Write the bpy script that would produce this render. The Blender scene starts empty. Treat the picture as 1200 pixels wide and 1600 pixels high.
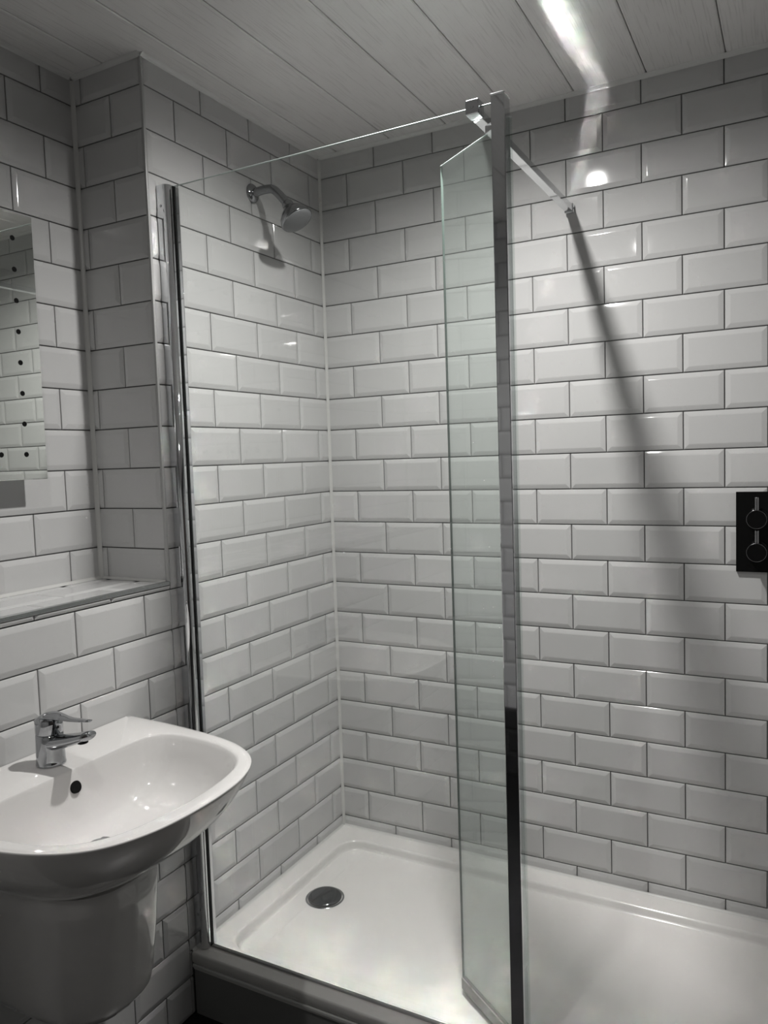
import bpy, bmesh, math, random
from mathutils import Vector, Matrix

random.seed(7)
scene = bpy.context.scene
COL = scene.collection

# ------------------------------------------------------------------ camera
cam_d = bpy.data.cameras.new('camera')
cam = bpy.data.objects.new('camera', cam_d)
COL.objects.link(cam)
cam_d.sensor_fit = 'HORIZONTAL'
cam_d.sensor_width = 36.0
cam_d.lens = 36.0 * 1204.0 / 1200.0
cam_d.clip_start = 0.01
RIGHT = Vector((0.88046819, 0.47292675, -0.03340741))
FWD = Vector((-0.47408564, 0.87760295, -0.07110459))
RIGHT.normalize(); FWD.normalize()
UP = RIGHT.cross(FWD).normalized()
cam.matrix_world = Matrix(((RIGHT.x, UP.x, -FWD.x, 1.3858),
                           (RIGHT.y, UP.y, -FWD.y, -2.1951),
                           (RIGHT.z, UP.z, -FWD.z, 1.2313),
                           (0, 0, 0, 1)))
scene.camera = cam

# ------------------------------------------------------------------ world, exposure
world = bpy.data.worlds.new('world')
scene.world = world
world.use_nodes = True
world.node_tree.nodes['Background'].inputs[0].default_value = (0, 0, 0, 1)
world.node_tree.nodes['Background'].inputs[1].default_value = 0.0
vs = scene.view_settings
vs.view_transform = 'Standard'
vs.look = 'None'
vs.gamma = 1.0
vs.use_curve_mapping = False
vs.exposure = 0.27
cy = scene.cycles
cy.max_bounces = 12
cy.diffuse_bounces = 3
cy.glossy_bounces = 6
cy.transmission_bounces = 8
cy.transparent_max_bounces = 24
cy.caustics_reflective = True
cy.caustics_refractive = True
cy.blur_glossy = 0.0
cy.sample_clamp_indirect = 0.0
cy.use_denoising = True

# lamp positions on the ceiling and their beams (built with the downlights below)
LAMPS = [(0.74, -0.690, 1.0), (0.71, -1.75, 0.27)]
SPILL_W = 66.0
BEAM_W = 42.0

# ------------------------------------------------------------------ dimensions (metres, z=0 is the lowest full tile joint)
P = 0.2024          # tile pitch along the wall
H = 0.102           # tile pitch up the wall
ZC = 2.212          # ceiling
ZF = -0.205         # floor
XR = 1.70           # right wall
YF = -2.48          # wall behind the camera
NX = -0.235         # back of the recess
NY = -0.775         # side of the recess
ZL = 0.937          # ledge
YG = -0.72          # plane of the fixed glass
TZ = -0.034         # top of the tray rim
TY = -0.76          # front of the tray
TILE_D = 0.0075     # tile thickness over the grout bed

# ------------------------------------------------------------------ materials
def new_mat(name):
    m = bpy.data.materials.new(name)
    m.use_nodes = True
    nt = m.node_tree
    return m, nt, nt.nodes['Principled BSDF'], nt.nodes['Material Output']

def principled(name, col, rough, metal=0.0, spec=0.5, coat=0.0):
    m, nt, b, o = new_mat(name)
    b.inputs['Base Color'].default_value = (*col, 1)
    b.inputs['Roughness'].default_value = rough
    b.inputs['Metallic'].default_value = metal
    b.inputs['Specular IOR Level'].default_value = spec
    b.inputs['Coat Weight'].default_value = coat
    return m

def add_noise_bump(m, scale, strength, dist, stretch=(1, 1, 1), detail=2.0):
    nt = m.node_tree
    b = nt.nodes['Principled BSDF']
    tc = nt.nodes.new('ShaderNodeTexCoord')
    mp = nt.nodes.new('ShaderNodeMapping')
    mp.inputs['Scale'].default_value = stretch
    nz = nt.nodes.new('ShaderNodeTexNoise')
    nz.inputs['Scale'].default_value = scale
    nz.inputs['Detail'].default_value = detail
    bp = nt.nodes.new('ShaderNodeBump')
    bp.inputs['Strength'].default_value = strength
    bp.inputs['Distance'].default_value = dist
    nt.links.new(tc.outputs['Object'], mp.inputs['Vector'])
    nt.links.new(mp.outputs['Vector'], nz.inputs['Vector'])
    nt.links.new(nz.outputs['Fac'], bp.inputs['Height'])
    nt.links.new(bp.outputs['Normal'], b.inputs['Normal'])
    return nz

M = {}
M['tile'] = principled('glazed_tile', (0.70, 0.705, 0.70), 0.07)
add_noise_bump(M['tile'], 9.0, 0.25, 0.0016)
# each tile is fired a touch differently
_nt = M['tile'].node_tree
_oi = _nt.nodes.new('ShaderNodeObjectInfo')
_rmp = _nt.nodes.new('ShaderNodeValToRGB')
_rmp.color_ramp.elements[0].color = (0.49, 0.49, 0.488, 1)
_rmp.color_ramp.elements[1].color = (0.53, 0.53, 0.527, 1)
_nt.links.new(_oi.outputs['Random'], _rmp.inputs['Fac'])
_nt.links.new(_rmp.outputs['Color'], _nt.nodes['Principled BSDF'].inputs['Base Color'])
M['grout'] = principled('grey_grout', (0.175, 0.175, 0.172), 0.85, spec=0.2)
add_noise_bump(M['grout'], 300.0, 0.4, 0.001)
M['silicone'] = principled('white_silicone', (0.54, 0.54, 0.525), 0.3)
M['trim'] = principled('white_plastic_trim', (0.62, 0.62, 0.61), 0.18)
M['edge_trim'] = principled('brushed_edge_trim', (0.42, 0.43, 0.43), 0.25, metal=0.9)
M['chrome'] = principled('chrome', (0.72, 0.73, 0.745), 0.035, metal=1.0)
M['dull_chrome'] = principled('satin_chrome', (0.50, 0.51, 0.52), 0.16, metal=1.0)
M['satin'] = principled('polished_bar', (0.68, 0.69, 0.70), 0.06, metal=1.0)
M['head'] = principled('satin_head_chrome', (0.30, 0.305, 0.315), 0.12, metal=1.0)
M['face'] = principled('grey_spray_plastic', (0.16, 0.165, 0.17), 0.25)
M['tap_chrome'] = principled('dark_chrome', (0.40, 0.41, 0.425), 0.035, metal=1.0)
M['drain'] = principled('black_chrome', (0.22, 0.225, 0.23), 0.12, metal=1.0)
M['black'] = principled('gloss_black', (0.004, 0.004, 0.004), 0.1, spec=0.12)
M['black_metal'] = principled('black_metal', (0.16, 0.16, 0.165), 0.2, metal=1.0)
M['pin'] = principled('gunmetal_pin', (0.30, 0.30, 0.31), 0.15, metal=1.0)
M['hole'] = principled('dark_cavity', (0.004, 0.004, 0.004), 0.7, spec=0.1)
M['ceramic'] = principled('vitreous_china', (0.56, 0.55, 0.54), 0.05, coat=0.3)
M['tray'] = principled('tray_acrylic', (0.63, 0.62, 0.60), 0.14)
M['panel'] = principled('plinth_panel', (0.20, 0.20, 0.197), 0.4)
M['rubber'] = principled('black_rubber', (0.012, 0.012, 0.012), 0.5, spec=0.2)
M['seal'] = principled('grey_seal', (0.28, 0.28, 0.27), 0.35)
M['mirror'] = principled('mirror_silver', (0.86, 0.88, 0.85), 0.004, metal=1.0)
M['mirror_body'] = principled('mirror_case', (0.45, 0.45, 0.45), 0.35)
M['floor'] = principled('black_vinyl', (0.010, 0.010, 0.010), 0.35)
add_noise_bump(M['floor'], 60.0, 0.2, 0.001)

def make_ceiling_mat():
    m, nt, b, o = new_mat('grained_ceiling_panel')
    tc = nt.nodes.new('ShaderNodeTexCoord')
    mp = nt.nodes.new('ShaderNodeMapping')
    mp.inputs['Scale'].default_value = (110.0, 3.0, 1.0)
    nz = nt.nodes.new('ShaderNodeTexNoise')
    nz.inputs['Scale'].default_value = 2.2
    nz.inputs['Detail'].default_value = 6.0
    nz.inputs['Roughness'].default_value = 0.65
    rp = nt.nodes.new('ShaderNodeValToRGB')
    rp.color_ramp.elements[0].position = 0.34
    rp.color_ramp.elements[0].color = (0.58, 0.57, 0.56, 1)
    rp.color_ramp.elements[1].position = 0.47
    rp.color_ramp.elements[1].color = (0.72, 0.71, 0.70, 1)
    bp = nt.nodes.new('ShaderNodeBump')
    bp.inputs['Strength'].default_value = 0.3
    bp.inputs['Distance'].default_value = 0.001
    nt.links.new(tc.outputs['Object'], mp.inputs['Vector'])
    nt.links.new(mp.outputs['Vector'], nz.inputs['Vector'])
    nt.links.new(nz.outputs['Fac'], rp.inputs['Fac'])
    nt.links.new(nz.outputs['Fac'], bp.inputs['Height'])
    nt.links.new(rp.outputs['Color'], b.inputs['Base Color'])
    nt.links.new(bp.outputs['Normal'], b.inputs['Normal'])
    b.inputs['Roughness'].default_value = 0.38
    return m
M['ceiling'] = make_ceiling_mat()

def make_glass(name, tint, haze):
    # thin toughened glass: clear transmission with a Fresnel reflection on each face
    m, nt, b, o = new_mat(name)
    nt.nodes.remove(b)
    geo = nt.nodes.new('ShaderNodeNewGeometry')
    ior = nt.nodes.new('ShaderNodeMix')
    ior.data_type = 'FLOAT'
    ior.inputs[2].default_value = 1.5
    ior.inputs[3].default_value = 1.0 / 1.5
    fr = nt.nodes.new('ShaderNodeFresnel')
    tr = nt.nodes.new('ShaderNodeBsdfTransparent')
    tr.inputs[0].default_value = (*tint, 1)
    gl = nt.nodes.new('ShaderNodeBsdfGlossy')
    gl.inputs[0].default_value = (1, 1, 1, 1)
    gl.inputs['Roughness'].default_value = 0.01
    df = nt.nodes.new('ShaderNodeBsdfDiffuse')
    df.inputs[0].default_value = (0.55, 0.6, 0.58, 1)
    mh = nt.nodes.new('ShaderNodeMixShader')
    mh.inputs[0].default_value = haze
    mx = nt.nodes.new('ShaderNodeMixShader')
    nt.links.new(geo.outputs['Backfacing'], ior.inputs[0])
    nt.links.new(ior.outputs[0], fr.inputs['IOR'])
    nt.links.new(tr.outputs[0], mh.inputs[1])
    nt.links.new(df.outputs[0], mh.inputs[2])
    nt.links.new(fr.outputs[0], mx.inputs[0])
    nt.links.new(mh.outputs[0], mx.inputs[1])
    nt.links.new(gl.outputs[0], mx.inputs[2])
    nt.links.new(mx.outputs[0], o.inputs[0])
    return m
M['glass'] = make_glass('clear_glass', (0.985, 0.993, 0.988), 0.0)
M['glass_b'] = make_glass('hinged_glass', (0.935, 0.962, 0.950), 0.035)
M['glass_edge'] = principled('polished_glass_edge', (0.50, 0.56, 0.54), 0.25)

M['glass_side'] = principled('green_glass_side', (0.16, 0.20, 0.185), 0.2)

def emission(name, col, strength):
    m, nt, b, o = new_mat(name)
    nt.nodes.remove(b)
    e = nt.nodes.new('ShaderNodeEmission')
    e.inputs[0].default_value = (*col, 1)
    e.inputs[1].default_value = strength
    nt.links.new(e.outputs[0], o.inputs[0])
    return m
M['lamp_glow'] = emission('lamp_lens', (1.0, 0.97, 0.92), 30.0)

# ------------------------------------------------------------------ builders
def link(name, mesh, mat, parent=None, smooth=False):
    o = bpy.data.objects.new(name, mesh)
    COL.objects.link(o)
    if mat is not None:
        for mm in (mat if isinstance(mat, (list, tuple)) else [mat]):
            mesh.materials.append(mm)
    if smooth:
        for p in mesh.polygons:
            p.use_smooth = True
    if parent is not None:
        o.parent = parent
        o.location = -world_loc(parent)
    return o

def world_loc(o):
    v = Vector(o.location)
    while o.parent is not None:
        o = o.parent
        v += Vector(o.location)
    return v

def obj(name, bm, mat, parent=None, smooth=False):
    me = bpy.data.meshes.new(name)
    bmesh.ops.recalc_face_normals(bm, faces=bm.faces[:])
    bm.to_mesh(me)
    bm.free()
    return link(name, me, mat, parent, smooth)

def thing(name, label, cat, loc, group=None):
    o = bpy.data.objects.new(name, None)
    COL.objects.link(o)
    o.location = loc
    o.empty_display_size = 0.05
    o['label'] = label
    o['category'] = cat
    if group:
        o['group'] = group
    return o

def struct(o):
    o['kind'] = 'structure'
    return o

def add_box(bm, x0, x1, y0, y1, z0, z1, bevel=0.0, seg=2):
    vs_ = [bm.verts.new((x, y, z)) for z in (z0, z1) for y in (y0, y1) for x in (x0, x1)]
    fs = [(0, 2, 3, 1), (4, 5, 7, 6), (0, 1, 5, 4), (2, 6, 7, 3), (0, 4, 6, 2), (1, 3, 7, 5)]
    faces = [bm.faces.new([vs_[i] for i in f]) for f in fs]
    if bevel > 0:
        es = list({e for f in faces for e in f.edges})
        bmesh.ops.bevel(bm, geom=es, offset=bevel, segments=seg, profile=0.5, affect='EDGES')
    return bm

def box(x0, x1, y0, y1, z0, z1, bevel=0.0, seg=2):
    return add_box(bmesh.new(), x0, x1, y0, y1, z0, z1, bevel, seg)

def basis_for(d):
    d = Vector(d).normalized()
    a = Vector((0, 0, 1)) if abs(d.z) < 0.9 else Vector((1, 0, 0))
    u = d.cross(a).normalized()
    return d, u, d.cross(u).normalized()

def add_lathe(bm, origin, axis, prof, n=32, cap=True):
    """prof: list of (distance along axis, radius)"""
    d, u, v = basis_for(axis)
    o = Vector(origin)
    rings = []
    for t, r in prof:
        rings.append([bm.verts.new(o + d * t + (u * math.cos(2 * math.pi * i / n) + v * math.sin(2 * math.pi * i / n)) * max(r, 1e-5)) for i in range(n)])
    for a, b in zip(rings, rings[1:]):
        for i in range(n):
            j = (i + 1) % n
            bm.faces.new((a[i], a[j], b[j], b[i]))
    if cap:
        bm.faces.new(rings[0][::-1])
        bm.faces.new(rings[-1])
    return bm

def lathe(origin, axis, prof, n=32):
    return add_lathe(bmesh.new(), origin, axis, prof, n)

def smooth_path(pts, n=8):
    out = []
    pts = [Vector(p) for p in pts]
    ext = [pts[0] * 2 - pts[1]] + pts + [pts[-1] * 2 - pts[-2]]
    for i in range(1, len(ext) - 2):
        p0, p1, p2, p3 = ext[i - 1:i + 3]
        for k in range(n):
            t = k / n
            out.append(0.5 * ((2 * p1) + (p2 - p0) * t + (2 * p0 - 5 * p1 + 4 * p2 - p3) * t * t + (3 * p1 - p0 - 3 * p2 + p3) * t ** 3))
    out.append(pts[-1])
    return out

def loft(path, radii, n=20, side=Vector((0, 1, 0))):
    """elliptical sections (ry along side, rz across) swept along a path"""
    bm = bmesh.new()
    rings = []
    for i, p in enumerate(path):
        a = path[max(i - 1, 0)]
        b = path[min(i + 1, len(path) - 1)]
        d = (b - a).normalized()
        s = (side - d * side.dot(d)).normalized()
        w = d.cross(s)
        ry, rz = radii[i]
        rings.append([bm.verts.new(p + s * ry * math.cos(2 * math.pi * k / n) + w * rz * math.sin(2 * math.pi * k / n)) for k in range(n)])
    for a, b in zip(rings, rings[1:]):
        for k in range(n):
            j = (k + 1) % n
            bm.faces.new((a[k], a[j], b[j], b[k]))
    bm.faces.new(rings[0][::-1])
    bm.faces.new(rings[-1])
    return bm

# ------------------------------------------------------------------ metro tiles
_tile_cache = {}
RINGS = [(0.0004, 0.0), (0.0002, 0.0038), (0.0012, 0.0047), (0.0098, 0.0070), (0.0138, 0.0075)]

def add_tile_verts(bm, w, h, flags, tf=lambda p: p):
    """one bevelled metro tile, lower-left corner at the origin, face towards +z; flags = which edges keep their factory bevel (left, right, bottom, top)"""
    l, r, b, t = flags
    sx = min(1.0, (w - 0.003) / (0.0138 * max(1, l + r)))
    sy = min(1.0, (h - 0.003) / (0.0138 * max(1, b + t)))
    s = max(0.1, min(sx, sy))
    rings = []
    for k, (ins, z) in enumerate(RINGS):
        i = ins * s
        c = 0.0002
        x0, x1 = (i if l else c), w - (i if r else c)
        y0, y1 = (i if b else c), h - (i if t else c)
        rings.append([bm.verts.new(tf(Vector(q))) for q in ((x0, y0, z), (x1, y0, z), (x1, y1, z), (x0, y1, z))])
    for a, c in zip(rings, rings[1:]):
        for i in range(4):
            j = (i + 1) % 4
            f = bm.faces.new((a[i], a[j], c[j], c[i]))
            f.smooth = bool((b, r, t, l)[i]) and (a is rings[2] or a is rings[3])
    bm.faces.new(rings[-1])
    for a, c in zip(rings[2:], rings[3:]):
        for i in range(4):
            bm.edges.get((a[i], c[i])).smooth = False      # keep the mitres crisp

def tile_mesh(w, h, flags):
    key = (round(w, 4), round(h, 4), flags)
    if key not in _tile_cache:
        bm = bmesh.new()
        add_tile_verts(bm, w, h, flags)
        me = bpy.data.meshes.new('tile')
        bm.to_mesh(me)
        bm.free()
        me.materials.append(M['tile'])
        _tile_cache[key] = me
    return _tile_cache[key]

GAP = 0.0024

def tile_spans(c0, c1, off, pitch):
    """clipped tile intervals between c0 and c1 with joints at off + n*pitch"""
    n = math.floor((c0 - off) / pitch) - 1
    out = []
    while off + n * pitch < c1:
        a, b = off + n * pitch + GAP / 2, off + (n + 1) * pitch - GAP / 2
        ka, kb = a >= c0, b <= c1
        a2, b2 = max(a, c0), min(b, c1)
        if b2 - a2 > 0.005:
            out.append((a2, b2, int(ka), int(kb)))
        n += 1
    return out

def lay(parent, origin, udir, vdir, u0, u1, v0, v1, off, voff=0.0, joined=None, tilt=0.0022):
    """origin + u*udir + v*vdir is the tile FACE plane; off(k) gives the joint offset of row k"""
    U, V = Vector(udir), Vector(vdir)
    N = U.cross(V)
    O = Vector(origin)
    k = math.floor((v0 - voff) / H) - 1
    while voff + k * H < v1:
        va, vb = voff + k * H + GAP / 2, voff + (k + 1) * H - GAP / 2
        fb, ft = int(va >= v0), int(vb <= v1)
        va2, vb2 = max(va, v0), min(vb, v1)
        if vb2 - va2 > 0.005:
            for (a, b, fl, fr_) in tile_spans(u0, u1, off(k), P):
                w, h = b - a, vb2 - va2
                base = O + U * a + V * va2 - N * TILE_D
                if joined is not None:
                    add_tile_verts(joined, w, h, (fl, fr_, fb, ft), lambda p: base + U * p.x + V * p.y + N * p.z)
                else:
                    me = tile_mesh(w, h, (fl, fr_, fb, ft))
                    o = bpy.data.objects.new('tile', me)
                    COL.objects.link(o)
                    o.parent = parent
                    rot = Matrix((U, V, N)).transposed().to_4x4()
                    ax = random.gauss(0, tilt) * min(1, 0.12 / w)
                    ay = random.gauss(0, tilt) * min(1, 0.12 / w) * 0.7
                    c = Matrix.Translation((w / 2, h / 2, 0))
                    wob = c @ Matrix.Rotation(max(-.004, min(.004, ax)), 4, 'X') @ Matrix.Rotation(max(-.003, min(.003, ay)), 4, 'Y') @ c.inverted()
                    o.matrix_local = Matrix.Translation(base) @ rot @ wob
        k += 1

def par(even, odd):
    return lambda k: even if k % 2 == 0 else odd

D = TILE_D
# ---- floor and ceiling
floor = struct(obj('floor', box(-0.35, XR + 0.1, YF - 0.1, 0.1, ZF - 0.05, ZF), M['floor']))
ceiling = struct(obj('ceiling', box(-0.35, XR + 0.1, YF - 0.1, 0.1, ZC + 0.012, ZC + 0.06), M['trim']))
xs0, pitch = 0.837 - 6 * 0.1910, 0.1910
x = xs0
while x < XR:
    a, b = max(x, -0.345) + 0.0012, min(x + pitch, XR + 0.02) - 0.0012
    bm = bmesh.new()
    # shallow chamfer at both long edges, tongue recessed behind
    prof = [(a, 0.012), (a, 0.0022), (a + 0.003, 0.0), (b - 0.003, 0.0), (b, 0.0022), (b, 0.012)]
    y0, y1 = YF - 0.02, 0.02
    va = [bm.verts.new((px, y0, ZC + pz)) for px, pz in prof]
    vb = [bm.verts.new((px, y1, ZC + pz)) for px, pz in prof]
    for i in range(len(prof) - 1):
        bm.faces.new((va[i], va[i + 1], vb[i + 1], vb[i]))
    bm.faces.new(va); bm.faces.new(vb[::-1]); bm.faces.new((va[0], vb[0], vb[-1], va[-1]))
    obj('ceiling_panel', bm, M['ceiling'], ceiling)
    x += pitch

# ---- back wall (shower, with the valve)
wall_back = struct(obj('wall_back', box(-0.01, XR + 0.1, D, 0.1, ZF, ZC + 0.01), M['grout']))
uA = 0.2027
lay(wall_back, (0, 0, 0), (1, 0, 0), (0, 0, 1), 0.004, XR - 0.004, TZ + 0.002, ZC - 0.004, par(uA - P / 2, uA))

# ---- left wall (shower part to the ceiling, low part under the recess)
bm = bmesh.new()
add_box(bm, NX - 0.12, -D, NY + D, 0.02, ZF, ZC + 0.01)
add_box(bm, NX - 0.12, -D, YF - 0.1, NY + D, ZF, ZL - D)
wall_left = struct(obj('wall_left', bm, M['grout']))
vA = 0.0581
# u runs along -(-y): from the near end towards the corner, so u = y
lay(wall_left, (0, 0, 0), (0, 1, 0), (0, 0, 1), NY + 0.006, -0.004, TZ + 0.002, ZC - 0.004, par(-vA, -vA - P / 2))
lay(wall_left, (0, 0, 0), (0, 1, 0), (0, 0, 1), YF + 0.004, NY + 0.0047, ZF + 0.002, ZL - 0.008, par(-0.8545, -0.8545 - P / 2))
lay(wall_left, (0, 0, 0), (0, 1, 0), (0, 0, 1), NY + 0.006, TY - 0.001, ZF + 0.002, TZ, par(-0.8545, -0.8545 - P / 2))

# ---- recess above the basin: back, side and ledge
bm = bmesh.new()
add_box(bm, NX - 0.12, NX - D, YF - 0.1, NY + D, ZL - D, ZC + 0.01)
wall_recess = struct(obj('wall_recess', bm, M['grout']))
lay(wall_recess, (NX, 0, 0), (0, 1, 0), (0, 0, 1), YF + 0.004, NY - 0.004, ZL + 0.003, ZC - 0.004, par(-0.966, -0.868))
lay(wall_recess, (0, NY, 0), (1, 0, 0), (0, 0, 1), NX + 0.004, -0.006, ZL + 0.003, ZC - 0.004, par(-0.112, -0.212))

wall_ledge = struct(obj('wall_ledge', box(NX - 0.004, -D, YF - 0.05, NY + 0.004, ZL - 0.03, ZL - D), M['grout']))
lay(wall_ledge, (0, 0, ZL), (0, 1, 0), (-1, 0, 0), YF + 0.004, NY - 0.003, 0.003, -NX - 0.003, par(-0.90, -0.90 - P / 2), tilt=0.001)

# ---- walls outside the picture
bm = bmesh.new()
lay(None, (XR, 0, 0), (0, -1, 0), (0, 0, 1), 0.004, -TY + 0.04, ZF + 0.002, ZC - 0.004, par(0.1, 0.2), joined=bm)
wall_right = struct(obj('wall_right', box(XR + D, XR + 0.1, YF - 0.1, 0.1, ZF, ZC + 0.01), M['grout']))
pt_ = obj('added_absorber_section', box(XR, XR + D, YF, TY - 0.042, ZF, ZC - 0.001), principled('absorber_charcoal', (0.045, 0.045, 0.047), 0.6), wall_right)  # unseen dark facing, added so this wall bounces less light
tf_ = obj('tile_field', bm, M['tile'], wall_right); tf_['kind'] = 'stuff'
bm = bmesh.new()
lay(None, (0, YF, 0), (-1, 0, 0), (0, 0, 1), -XR + 0.004, -NX - 0.004, H + 0.0013, ZC - 0.004, par(0.06, 0.16), joined=bm)
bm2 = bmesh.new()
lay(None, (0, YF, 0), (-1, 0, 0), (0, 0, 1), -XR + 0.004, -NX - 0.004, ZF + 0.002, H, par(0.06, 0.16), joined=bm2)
wall_front = struct(obj('wall_front', box(NX - 0.1, XR + 0.1, YF - 0.1, YF - D, ZF, ZC + 0.01), M['grout']))
tf_ = obj('tile_field', bm, M['tile'], wall_front); tf_['kind'] = 'stuff'
tf_ = obj('darkened_tile_rows', bm2, principled('tile_darkened', (0.03, 0.03, 0.03), 0.1), wall_front); tf_['kind'] = 'stuff'  # lowest tile rows coloured darker than those above

# ---- dark door in the right wall, unseen, added to cut bounce light
door = struct(obj('added_door_1', box(XR - 0.012, XR + 0.004, -2.02, -1.22, ZF + 0.004, ZF + 2.0, 0.002, 1), principled('added_door_dark', (0.05, 0.04, 0.035), 0.4)))
for dz0, dz1 in ((0.12, 0.86), (0.98, 1.88)):
    obj('added_door_panel', box(XR - 0.018, XR - 0.012, -1.92, -1.32, ZF + dz0, ZF + dz1, 0.004, 2), door.data.materials[0], door)
obj('added_door_handle', box(XR - 0.060, XR - 0.012, -1.30, -1.285, ZF + 1.0, ZF + 1.015, 0.003, 2), M['dull_chrome'], door)

# ---- trims: ceiling cove strips, silicone in the corners, tile edging
def strip(name, a, b, n1, n2, size, mat):
    """quarter-cove strip along a->b filling the corner between directions n1 and n2"""
    a, b, n1, n2 = Vector(a), Vector(b), Vector(n1), Vector(n2)
    bm = bmesh.new()
    pts = [Vector((0, 0, 0)), n1 * size, n1 * size * 0.62 + n2 * size * 0.22, n1 * size * 0.22 + n2 * size * 0.62, n2 * size]
    va = [bm.verts.new(a + p) for p in pts]
    vb = [bm.verts.new(b + p) for p in pts]
    for i in range(len(pts)):
        j = (i + 1) % len(pts)
        bm.faces.new((va[i], va[j], vb[j], vb[i]))
    bm.faces.new(va); bm.faces.new(vb[::-1])
    return struct(obj(name, bm, mat))

Z1 = ZC - 0.0003
E_ = 0.0004
strip('trim_1', (0.0, -E_, Z1), (XR, -E_, Z1), (0, -1, 0), (0, 0, -1), 0.010, M['trim'])
strip('trim_2', (E_, NY, Z1), (E_, -0.010, Z1), (1, 0, 0), (0, 0, -1), 0.010, M['trim'])
strip('trim_3', (NX, NY - E_, Z1), (0.0, NY - E_, Z1), (0, -1, 0), (0, 0, -1), 0.010, M['trim'])
strip('trim_4', (NX + E_, YF, Z1), (NX + E_, NY - 0.010, Z1), (1, 0, 0), (0, 0, -1), 0.010, M['trim'])
strip('trim_5', (E_, -E_, TZ), (E_, -E_, ZC - 0.010), (1, 0, 0), (0, -1, 0), 0.0075, M['silicone'])
strip('trim_6', (NX + E_, NY - E_, ZL), (NX + E_, NY - E_, ZC - 0.010), (1, 0, 0), (0, -1, 0), 0.0085, M['silicone'])
strip('trim_7', (0.006, -E_, TZ + 0.0003), (XR, -E_, TZ + 0.0003), (0, -1, 0), (0, 0, 1), 0.0055, M['silicone'])
strip('trim_8', (E_, TY, TZ + 0.0003), (E_, -0.006, TZ + 0.0003), (1, 0, 0), (0, 0, 1), 0.0055, M['silicone'])
# edging on the outer corner of the recess and along the ledge
struct(obj('trim_9', box(-0.0060, 0.0012, NY - 0.0012, NY + 0.0060, ZL + 0.001, ZC - 0.0005, 0.001, 2), principled('grey_plastic_trim', (0.40, 0.40, 0.395), 0.2)))
struct(obj('trim_10', box(-0.0085, 0.0020, YF, NY + 0.004, ZL - 0.0065, ZL + 0.0035, 0.0008, 1), M['edge_trim']))
strip('trim_11', (NX + E_, YF, ZL + E_), (NX + E_, NY - 0.002, ZL + E_), (1, 0, 0), (0, 0, 1), 0.007, M['silicone'])
strip('trim_12', (NX + 0.007, NY - E_, ZL + E_), (-0.007, NY - E_, ZL + E_), (0, -1, 0), (0, 0, 1), 0.006, M['silicone'])

# ------------------------------------------------------------------ shower tray
tray = thing('shower_tray', 'white rectangular shower tray with raised rim in the tiled corner', 'shower tray', (0.85, -0.38, ZF))
def axis_lines(a, b, lo, hi, fine=0.0035, coarse=0.035):
    out = [a]
    x = a
    while x < b - 1e-6:
        near = (lo - 0.004 < x < lo + 0.10) or (hi - 0.10 < x < hi + 0.004)
        x = min(b, x + (fine if near else (min(coarse, max(fine, lo - 0.003 - x)) if x < lo else (coarse if x < hi - 0.10 else 0.01))))
        out.append(x)
    return out
X0, X1, Y0, Y1 = 0.0025, XR - 0.0025, TY, -0.0025
IX0, IX1, IY0, IY1, IR = 0.058, XR - 0.058, -0.705, -0.070, 0.075
DR = (0.157, -0.368)
def tray_z(x, y):
    cx, cy_, hx, hy = (IX0 + IX1) / 2, (IY0 + IY1) / 2, (IX1 - IX0) / 2, (IY1 - IY0) / 2
    qx, qy = abs(x - cx) - (hx - IR), abs(y - cy_) - (hy - IR)
    d = math.hypot(max(qx, 0), max(qy, 0)) + min(max(qx, qy), 0) - IR     # <0 inside
    t = min(max(-d / 0.013, 0), 1)
    t = t * t * (3 - 2 * t)
    fall = 0.006 * max(0, 1 - math.hypot(x - DR[0], y - DR[1]) / 0.9) * t
    edge = min(x - X0, X1 - x, y - Y0, Y1 - y)
    return TZ - 0.022 * t - fall
gx = axis_lines(X0, X1, IX0, IX1)
gy = axis_lines(Y0, Y1, IY0, IY1)
bm = bmesh.new()
grid = [[bm.verts.new((x, y, tray_z(x, y))) for x in gx] for y in gy]
for j in range(len(gy) - 1):
    for i in range(len(gx) - 1):
        bm.faces.new((grid[j][i], grid[j][i + 1], grid[j + 1][i + 1], grid[j + 1][i]))
ZB = TZ - 0.048
# rounded front lip and the sides
lip = [(0.0, 0.0), (-0.0016, -0.0006), (-0.0035, -0.0028), (-0.004, -0.006), (-0.004, -0.026), (0.0, -0.030), (0.0, ZB - TZ)]
prev = grid[0]
for dy, dz in lip[1:]:
    row = [bm.verts.new((x, TY + dy, TZ + dz)) for x in gx]
    for i in range(len(gx) - 1):
        bm.faces.new((prev[i + 1], prev[i], row[i], row[i + 1]))
    prev = row
tb = obj('tray_body', bm, M['tray'], tray, smooth=True)
tb['label'] = 'white tray with a sunken floor'
pl_ = obj('plinth_panel', box(0.002, XR - 0.002, TY + 0.002, TY + 0.012, ZF, TZ - 0.032, 0.0008, 1), M['panel'], tray)
obj('sealant_bead', box(0.002, XR - 0.002, TY - 0.0055, TY + 0.002, TZ - 0.041, TZ - 0.031, 0.0025, 3), M['silicone'], tray)
zdr = tray_z(*DR)
dr = obj('drain_cover', lathe((DR[0], DR[1], zdr + 0.0022), (0, 0, 1), [(0, 0.049), (0.0028, 0.0505), (0.0052, 0.0495), (0.0068, 0.044), (0.0078, 0.025), (0.0082, 0.0005)], 48), M['drain'], tray, smooth=True)
dr['label'] = 'round domed chrome drain cover'
rg = bmesh.new()
add_lathe(rg, (DR[0], DR[1], zdr - 0.001), (0, 0, 1), [(0, 0.0575), (0.0022, 0.0575), (0.0030, 0.0565), (0.0030, 0.0525), (0.0008, 0.0515), (0, 0.0515)], 48, cap=False)
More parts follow.
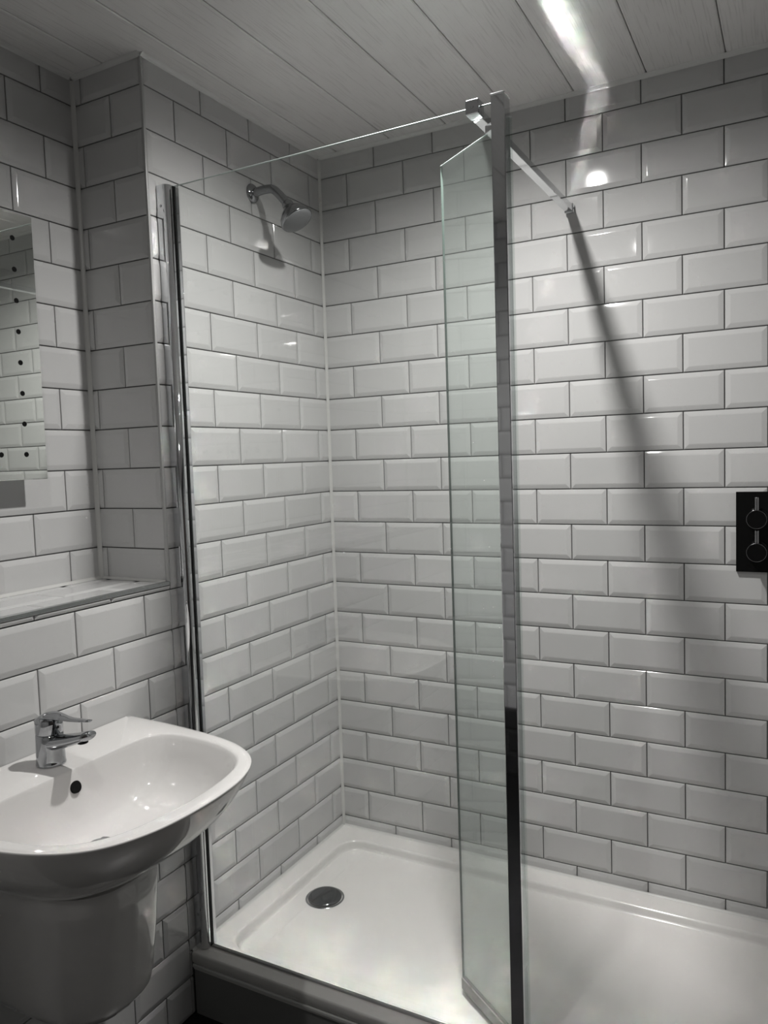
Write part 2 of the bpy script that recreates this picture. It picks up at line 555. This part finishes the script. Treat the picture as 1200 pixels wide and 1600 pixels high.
obj('drain_ring', rg, M['dull_chrome'], dr, smooth=False)

# ------------------------------------------------------------------ shower screen
GT = 0.003     # half glass thickness
def glass_slab(name, x0, x1, z0, z1, mat, parent):
    """slab in local coordinates: x along the pane, y through it; polished edge as the second material"""
    bm = box(x0, x1, -GT, GT, z0, z1, 0.0011, 1)
    me = bpy.data.meshes.new(name)
    bmesh.ops.recalc_face_normals(bm, faces=bm.faces[:])
    for f in bm.faces:
        f.material_index = 0 if abs(f.normal.y) > 0.9 else (1 if f.normal.z > 0.3 else 2)
    bm.to_mesh(me); bm.free()
    o = bpy.data.objects.new(name, me)
    COL.objects.link(o)
    me.materials.append(mat); me.materials.append(M['glass_edge']); me.materials.append(M['glass_side'])
    o.parent = parent
    return o

PX0, PX1 = 0.860, 0.888      # post
PY0, PY1 = -0.737, -0.704
ZS1 = 1.910
screen = thing('shower_screen', 'frameless clear glass shower screen with chrome post and folded inner panel', 'shower screen', (0.44, YG, TZ))
# wall channel: rounded chrome extrusion fixed to the left wall
def extrude_profile(pts, z0, z1):
    bm = bmesh.new()
    a = [bm.verts.new((x, y, z0)) for x, y in pts]
    b = [bm.verts.new((x, y, z1)) for x, y in pts]
    for i in range(len(pts)):
        j = (i + 1) % len(pts)
        bm.faces.new((a[i], a[j], b[j], b[i]))
    bm.faces.new(a); bm.faces.new(b[::-1])
    return bm
def rounded(x0, x1, y0, y1, r_front, r_rear, n=8):
    pts = [(x0, y0)]
    for i in range(n + 1):
        t = -math.pi / 2 + (math.pi / 2) * i / n
        pts.append((x1 - r_front + r_front * math.cos(t), y0 + r_front + r_front * math.sin(t)))
    for i in range(n + 1):
        t = (math.pi / 2) * i / n
        pts.append((x1 - r_rear + r_rear * math.cos(t), y1 - r_rear + r_rear * math.sin(t)))
    pts.append((x0, y1))
    return pts
prf = obj('wall_profile', extrude_profile(rounded(0.0006, 0.034, -0.7455, -0.699, 0.014, 0.006), TZ + 0.001, ZS1), M['chrome'], screen)
prf['label'] = 'tall chrome wall profile with rounded edge'
for p in prf.data.polygons:
    p.use_smooth = abs(p.normal.z) < 0.5 and p.area < 0.02
for zz in (1.86, 0.92, 0.06):
    obj('screw_cap', lathe((0.012, -0.7453, zz), (0, -1, 0), [(0, 0.0035), (0.001, 0.0035), (0.0014, 0.002)], 16), M['dull_chrome'], prf)
obj('gasket', box(0.0335, 0.0352, YG - 0.005, YG + 0.005, TZ + 0.002, ZS1 - 0.001), M['rubber'], screen)
gp = glass_slab('fixed_pane', 0.0345, PX0 + 0.006, TZ + 0.004, ZS1, M['glass'], screen)
gp.location = Vector((0, YG, 0)) - screen.location
obj('bottom_gasket', box(0.0345, PX0, YG - 0.0045, YG + 0.0045, TZ + 0.0003, TZ + 0.0042), M['seal'], screen)
post = obj('post', box(PX0, PX1, PY0, PY1, TZ + 0.001, ZS1 + 0.006, 0.0016, 2), M['chrome'], screen)
post['label'] = 'square chrome post'
obj('post_cap', box(PX0 - 0.0006, PX1 + 0.0006, PY0 - 0.0006, PY1 + 0.0006, ZS1 + 0.006, ZS1 + 0.0105, 0.0020, 3), M['dull_chrome'], post)
obj('edge_seal', box(PX1 + 0.0003, PX1 + 0.0050, PY1 - 0.010, PY1 - 0.004, TZ + 0.002, ZS1 - 0.03), M['glass_b'], post)
# hinged inner panel, folded into the shower
A = Vector((0.862, -0.7005, 0)); B = Vector((0.682, -0.571, 0))
L_ = (B - A).length
hp = glass_slab('hinged_pane', 0.012, L_, TZ + 0.018, 1.872, M['glass_b'], screen)
ang = math.atan2(B.y - A.y, B.x - A.x)
hp.rotation_euler = (0, 0, ang)
hp.location = A - Vector(screen.location)
def on_panel(name, bm, mat):
    me = bpy.data.meshes.new(name)
    bmesh.ops.recalc_face_normals(bm, faces=bm.faces[:])
    bm.to_mesh(me); bm.free()
    me.materials.append(mat)
    o = bpy.data.objects.new(name, me)
    COL.objects.link(o)
    o.parent = hp
    return o
on_panel('bottom_seal', box(0.012, L_ - 0.001, -0.0065, 0.0065, TZ - 0.010, TZ + 0.0185, 0.002, 2), M['seal'])
on_panel('hinge_strip', box(0.002, 0.013, -0.006, 0.006, TZ + 0.018, 1.872, 0.002, 2), M['dull_chrome'])
on_panel('hinge_block', box(0.003, 0.034, -0.0085, 0.0085, 1.868, 1.884, 0.0012, 2), M['chrome'])

# support bar from the glass to the back wall
BX, BZ = 0.8215, 1.9005
bar = thing('support_bar', 'square chrome brace bar from glass top to back wall', 'support bar', (BX, -0.36, BZ - 0.01))
obj('bar', box(BX - 0.0105, BX + 0.0105, YG + 0.0163, -0.010, BZ - 0.009, BZ + 0.009, 0.0008, 1), M['satin'], bar)
cl = obj('glass_clamp', box(BX - 0.014, BX + 0.014, YG - 0.016, YG + 0.016, ZS1 - 0.018, ZS1 + 0.010, 0.0022, 3), M['dull_chrome'], screen)
obj('clamp_screw', lathe((BX, YG - 0.0158, ZS1 - 0.004), (0, -1, 0), [(0, 0.0035), (0.0008, 0.0035), (0.0012, 0.0025)], 16), M['dull_chrome'], cl)
wb = obj('wall_bracket', box(BX - 0.0125, BX + 0.0125, -0.018, -0.0002, BZ - 0.0125, BZ + 0.0125, 0.002, 2), M['chrome'], bar)
obj('bracket_screw', lathe((BX + 0.0123, -0.009, BZ), (1, 0, 0), [(0, 0.003), (0.0012, 0.003), (0.0016, 0.002)], 12), M['black_metal'], wb)

# ------------------------------------------------------------------ shower head
HY = -0.362
sh = thing('overhead_shower', 'small chrome shower head on a bent arm from the left tiles', 'shower head', (0, HY, 1.998))
fl = obj('wall_flange', lathe((0.0004, HY, 1.998), (1, 0, 0), [(0, 0.0265), (0.003, 0.0265), (0.0065, 0.024), (0.010, 0.0175), (0.012, 0.0135)], 36), M['head'], sh, smooth=True)
pts = smooth_path([(0.008, HY, 1.998), (0.045, HY, 2.000), (0.074, HY, 1.995), (0.098, HY, 1.974), (0.119, HY, 1.948)], 8)
obj('arm', loft(pts, [(0.0122, 0.0122)] * len(pts), 20), M['head'], sh, smooth=True)
ax = Vector((0.52, 0.0, -0.854)).normalized()
o0 = Vector((0.118, HY, 1.951))
hd = obj('head', lathe(o0, ax, [(0, 0.0125), (0.004, 0.0160), (0.010, 0.0165), (0.013, 0.0150), (0.020, 0.0205), (0.034, 0.0330), (0.047, 0.0425), (0.056, 0.0462), (0.062, 0.0468), (0.0655, 0.0450)], 40), M['head'], sh, smooth=True)
fc = obj('spray_face', lathe(o0 + ax * 0.064, ax, [(0, 0.0445), (0.003, 0.0435), (0.006, 0.036), (0.0085, 0.022), (0.0095, 0.0005)], 36), M['face'], hd, smooth=True)

# ------------------------------------------------------------------ shower valve
VX = 1.292
vl = thing('shower_valve', 'black rectangular twin control plate on the tiled back wall', 'shower valve', (VX, 0, 0.902))
obj('plate', box(VX - 0.050, VX + 0.050, -0.0095, -0.0002, 0.903, 1.111, 0.001, 2), M['black'], vl)
for zz in (1.043, 0.959):
    k = obj('knob', lathe((VX, -0.0095, zz), (0, -1, 0), [(0, 0.0270), (0.010, 0.0270), (0.012, 0.0235), (0.040, 0.0232), (0.0425, 0.0222)], 40), M['black'], vl)
    rg = bmesh.new()
    add_lathe(rg, (VX, -0.0495, zz), (0, -1, 0), [(0, 0.0236), (0.003, 0.0236), (0.0035, 0.0230), (0.0030, 0.0225), (0, 0.0225)], 40, cap=False)
    obj('knob_rim', rg, M['black_metal'], k)
    obj('lever_pin', lathe((VX, -0.036, zz + 0.021), (0, 0, 1), [(0, 0.0052), (0.033, 0.0052), (0.0345, 0.0042)], 20), M['pin'], k)

# ------------------------------------------------------------------ wash basin
BY = -1.213
RZ = 0.646
basin = thing('wash_basin', 'white ceramic wash basin fixed to the tiled wall under the ledge', 'wash basin', (0.2, BY, RZ - 0.2))
def half_to_loop(half, n=48):
    """half outline (x, |y|) from the back edge round to the front centre -> closed loop of points"""
    p = smooth_path([(a, b, 0) for a, b in half], 10)
    # resample evenly
    d = [0.0]
    for a, b in zip(p, p[1:]):
        d.append(d[-1] + (b - a).length)
    res = []
    for i in range(n + 1):
        s = d[-1] * i / n
        k = max(j for j in range(len(d)) if d[j] <= s + 1e-9)
        k = min(k, len(p) - 2)
        f = (s - d[k]) / max(d[k + 1] - d[k], 1e-9)
        res.append(p[k].lerp(p[k + 1], f))
    return [(q.x, q.y) for q in res] + [(q.x, -q.y) for q in res[-2::-1]]
outer = half_to_loop([(0.001, 0.291), (0.12, 0.286), (0.22, 0.276), (0.30, 0.263), (0.365, 0.243), (0.42, 0.210), (0.455, 0.168), (0.478, 0.110), (0.487, 0.050), (0.489, 0.0)])
# both loops start at back (+y side), run round the front and end at the back (-y side)
inner_h = [(0.143, 0.0), (0.142, 0.08), (0.142, 0.15), (0.147, 0.200), (0.170, 0.228), (0.215, 0.238), (0.29, 0.233), (0.345, 0.220), (0.395, 0.193), (0.428, 0.150), (0.444, 0.095), (0.451, 0.04), (0.452, 0.0)]
inner = half_to_loop(inner_h)[:-1]
bm = bmesh.new()
def ring(pts, z):
    return [bm.verts.new((x, BY + y, z)) for x, y in pts]
def sc(pts, sx, sy):
    return [(max(0.001, x * sx), y * sy) for x, y in pts]
NO = len(outer)
# outer shell from the underside up to the rim
lv = [(0.455, 0.46, 0.40), (0.462, 0.55, 0.47), (0.480, 0.64, 0.555), (0.505, 0.735, 0.66), (0.535, 0.825, 0.775), (0.565, 0.895, 0.865), (0.595, 0.945, 0.928), (0.618, 0.972, 0.965), (0.634, 0.988, 0.985), (0.641, 0.994, 0.993), (0.6445, 0.995, 0.994)]
rings = [ring(sc(outer, a, b), z) for z, a, b in lv]
for a, b in zip(rings, rings[1:]):
    for i in range(NO - 1):
        bm.faces.new((a[i], a[i + 1], b[i + 1], b[i]))
bm.faces.new(rings[0][::-1])
bot = rings[0]
# back faces against the wall
for a, b in zip(rings, rings[1:]):
    bm.faces.new((a[-1], a[0], b[0], b[-1]))
# rim rounding then the flat deck
def inset(pts, d):
    out = []
    n = len(pts)
    for i, (x, y) in enumerate(pts):
        x0, y0 = pts[max(i - 1, 0)]
        x1, y1 = pts[min(i + 1, n - 1)]
        tx, ty = x1 - x0, y1 - y0
        l = math.hypot(tx, ty) or 1
        out.append((max(0.001, x + ty / l * d) if i not in (0, n - 1) else 0.001, y - tx / l * d))
    return out
base = sc(outer, 0.995, 0.994)
prev = rings[-1]
for d, dz in ((0.0012, 0.0024), (0.0040, 0.0040), (0.0085, 0.0046), (0.014, 0.0044)):
    r = ring(inset(base, d), 0.6420 + dz)
    for i in range(NO - 1):
        bm.faces.new((prev[i], prev[i + 1], r[i + 1], r[i]))
    bm.faces.new((prev[-1], prev[0], r[0], r[-1]))
    prev = r
deck_outer = prev
# bowl
cxw, cyw = 0.215, 0.0
blv = [(1.020, 0.0000), (1.006, -0.0008), (0.994, -0.0034), (0.980, -0.010), (0.945, -0.024), (0.905, -0.045), (0.855, -0.068), (0.785, -0.089), (0.69, -0.105), (0.56, -0.117), (0.42, -0.1245), (0.28, -0.1295), (0.16, -0.1325), (0.105, -0.136)]
NI = len(inner)
brings = []
for s, dz in blv:
    brings.append([bm.verts.new((cxw + (x - cxw) * s, BY + cyw + y * s, RZ + dz)) for x, y in inner])
for a, b in zip(brings, brings[1:]):
    for i in range(NI):
        j = (i + 1) % NI
        bm.faces.new((a[i], a[j], b[j], b[i]))
bm.faces.new(brings[-1])
# deck between the rim loop and the bowl loop
es = [bm.edges.get((deck_outer[i], deck_outer[(i + 1) % NO])) for i in range(NO)] + [bm.edges.get((brings[0][i], brings[0][(i + 1) % NI])) for i in range(NI)]
es = [e for e in es if e is not None]
bmesh.ops.triangle_fill(bm, use_beauty=True, use_dissolve=False, edges=es)
bowl = obj('bowl', bm, M['ceramic'], basin)
for p in bowl.data.polygons:
    p.use_smooth = p.center.x > 0.0015
wst = obj('waste', lathe((cxw, BY, RZ - 0.1345), (0, 0, 1), [(0, 0.0300), (0.002, 0.0300), (0.0035, 0.0280), (0.0035, 0.021), (0.0048, 0.0205), (0.0065, 0.016), (0.0072, 0.0005)], 36), M['drain'], basin, smooth=True)
ov = obj('overflow_hole', lathe((0.1500, BY + 0.008, RZ - 0.034), (0.92, 0, 0.38), [(-0.004, 0.0122), (0.0006, 0.0122), (0.0012, 0.0112)], 28), M['hole'], basin)

# semi pedestal hung below the basin
ped = thing('basin_pedestal', 'white ceramic semi pedestal hanging below the wash basin', 'pedestal', (0.1, BY, 0.15))
ph = half_to_loop([(0.001, 0.150), (0.08, 0.150), (0.16, 0.146), (0.215, 0.132), (0.255, 0.104), (0.280, 0.060), (0.287, 0.0)], 36)
bm = bmesh.new()
pr = []
for z, a, b in [(0.4535, 1.0, 1.0), (0.40, 0.985, 0.985), (0.33, 0.965, 0.955), (0.28, 0.945, 0.92), (0.23, 0.925, 0.885), (0.205, 0.905, 0.86), (0.188, 0.86, 0.815), (0.180, 0.78, 0.73), (0.178, 0.62, 0.55)]:
    pr.append([bm.verts.new((max(0.001, x * a), BY + 0.019 + y * b * 0.865, z)) for x, y in ph])
n = len(ph)
for a, b in zip(pr, pr[1:]):
    for i in range(n):
        j = (i + 1) % n
        bm.faces.new((a[i], a[j], b[j], b[i]))
bm.faces.new(pr[0]); bm.faces.new(pr[-1][::-1])
pd = obj('pedestal_shell', bm, M['ceramic'], ped)
for p in pd.data.polygons:
    p.use_smooth = p.center.x > 0.0015 and abs(p.normal.z) < 0.97

# ------------------------------------------------------------------ basin tap
TX, TYY = 0.080, -1.203
tap = thing('basin_tap', 'chrome single lever mixer tap on the basin deck', 'tap', (TX, TYY, RZ + 0.0005))
obj('body', lathe((TX, TYY, RZ + 0.0012), (0, 0, 1), [(0, 0.0285), (0.003, 0.0285), (0.006, 0.0275), (0.03, 0.0268), (0.058, 0.0262), (0.0615, 0.0255)], 40), M['tap_chrome'], tap, smooth=True)
pth = smooth_path([(TX - 0.004, TYY, RZ + 0.042), (TX + 0.030, TYY, RZ + 0.049), (TX + 0.070, TYY, RZ + 0.060), (TX + 0.112, TYY, RZ + 0.073)], 8)
nn = len(pth)
sp = obj('spout', loft(pth, [(0.0225 - 0.0045 * i / nn, 0.0175 - 0.0095 * i / nn) for i in range(nn)], 28), M['tap_chrome'], tap, smooth=True)
obj('aerator', lathe((TX + 0.095, TYY, RZ + 0.0625), (0.1, 0, -1), [(0, 0.010), (0.006, 0.010), (0.007, 0.0085)], 24), M['black'], sp)
cap = obj('cartridge_cap', lathe((TX, TYY, RZ + 0.0635), (0, 0, 1), [(0, 0.0252), (0.002, 0.0262), (0.022, 0.0262), (0.028, 0.0256), (0.0325, 0.0220), (0.0345, 0.013), (0.035, 0.0005)], 40), M['tap_chrome'], tap, smooth=True)
pth = smooth_path([(TX - 0.020, TYY, RZ + 0.0890), (TX + 0.0, TYY, RZ + 0.0975), (TX + 0.030, TYY, RZ + 0.0995), (TX + 0.065, TYY, RZ + 0.0985), (TX + 0.118, TYY, RZ + 0.1025)], 8)
nn = len(pth)
lvp = []
for i in range(nn):
    t = i / (nn - 1)
    w = 0.019 + 0.004 * math.sin(math.pi * min(1, t * 1.6)) - 0.011 * t
    if t > 0.92:
        w *= 0.75
    h = 0.0045 + 0.0035 * math.sin(math.pi * min(1, t * 1.9)) - 0.0022 * t
    lvp.append((w, h))
obj('lever', loft(pth, lvp, 24), M['tap_chrome'], tap, smooth=True)
obj('indicator', lathe((TX + 0.0258, TYY, RZ + 0.078), (1, 0, 0), [(0, 0.0028), (0.0008, 0.0028)], 14), M['rubber'], cap)

# ------------------------------------------------------------------ mirror
MX = -0.173
MY1, MY0, MZ0, MZ1 = -0.969, -1.457, 1.207, 1.808
mir = thing('wall_mirror', 'rectangular mirror with a border of dark light dots in the recess', 'mirror', (NX, (MY0 + MY1) / 2, MZ0))
obj('case', box(NX + 0.0006, MX - 0.0045, MY0 + 0.075, MY1 - 0.075, MZ0 + 0.085, MZ1 - 0.075), M['mirror_body'], mir)
mg = obj('mirror_glass', box(MX - 0.0045, MX, MY0, MY1, MZ0, MZ1, 0.0012, 1), M['mirror'], mir)
ins, pit = 0.0535, 0.0694
spots = []
nz_ = 8
for i in range(nz_):
    z = MZ0 + 0.0575 + i * pit
    spots += [(MY1 - ins, z), (MY0 + ins, z)]
ny_ = 6
for i in range(1, ny_):
    y = MY1 - ins - i * (MY1 - MY0 - 2 * ins) / ny_
    spots += [(y, MZ0 + 0.0575), (y, MZ0 + 0.0575 + (nz_ - 1) * pit)]
dot_me = None
for y, z in spots:
    if dot_me is None:
        d0 = obj('led_dot', lathe((0, 0, 0), (1, 0, 0), [(0, 0.0058), (0.0004, 0.0058), (0.0006, 0.005)], 20), M['hole'])
        dot_me = d0.data
        d_ = d0
    else:
        d_ = bpy.data.objects.new('led_dot', dot_me)
        COL.objects.link(d_)
    d_.parent = mg
    d_.location = Vector((MX + 0.0001, y, z)) - Vector(mir.location) - Vector(mg.location)

# ------------------------------------------------------------------ recessed downlights
names = ['recessed round downlight in the panelled ceiling above the shower screen', 'recessed round downlight in the panelled ceiling over the floor before the basin']
for (lx, ly, k), lab in zip(LAMPS, names):
    t = thing('downlight', lab, 'ceiling light', (lx, ly, ZC - 0.004), 'recessed ceiling downlights')
    bz = bmesh.new()
    add_lathe(bz, (lx, ly, ZC - 0.0002), (0, 0, -1), [(0, 0.044), (0.003, 0.0435), (0.0055, 0.040), (0.0055, 0.031), (0.0025, 0.0160), (0, 0.0160)], 40, cap=False)
    obj('bezel', bz, M['dull_chrome'], t, smooth=True)
    obj('lens', lathe((lx, ly, ZC - 0.0006), (0, 0, -1), [(0, 0.0150), (0.0012, 0.0150)], 32), M['lamp_glow'], t)
    for nm, watts, half, bl in (('spill', SPILL_W, 84.0, 1.0), ('beam', BEAM_W, 36.0, 1.0)):
        ld = bpy.data.lights.new('lamp_' + nm, 'SPOT')
        ld.energy = watts * k
        ld.spot_size = math.radians(2 * half)
        ld.spot_blend = bl
        ld.shadow_soft_size = 0.023
        ld.color = (1.0, 0.985, 0.96)
        lo = bpy.data.objects.new('lamp_' + nm, ld)
        COL.objects.link(lo)
        lo.parent = t
        lo.location = (0, 0, -0.012)
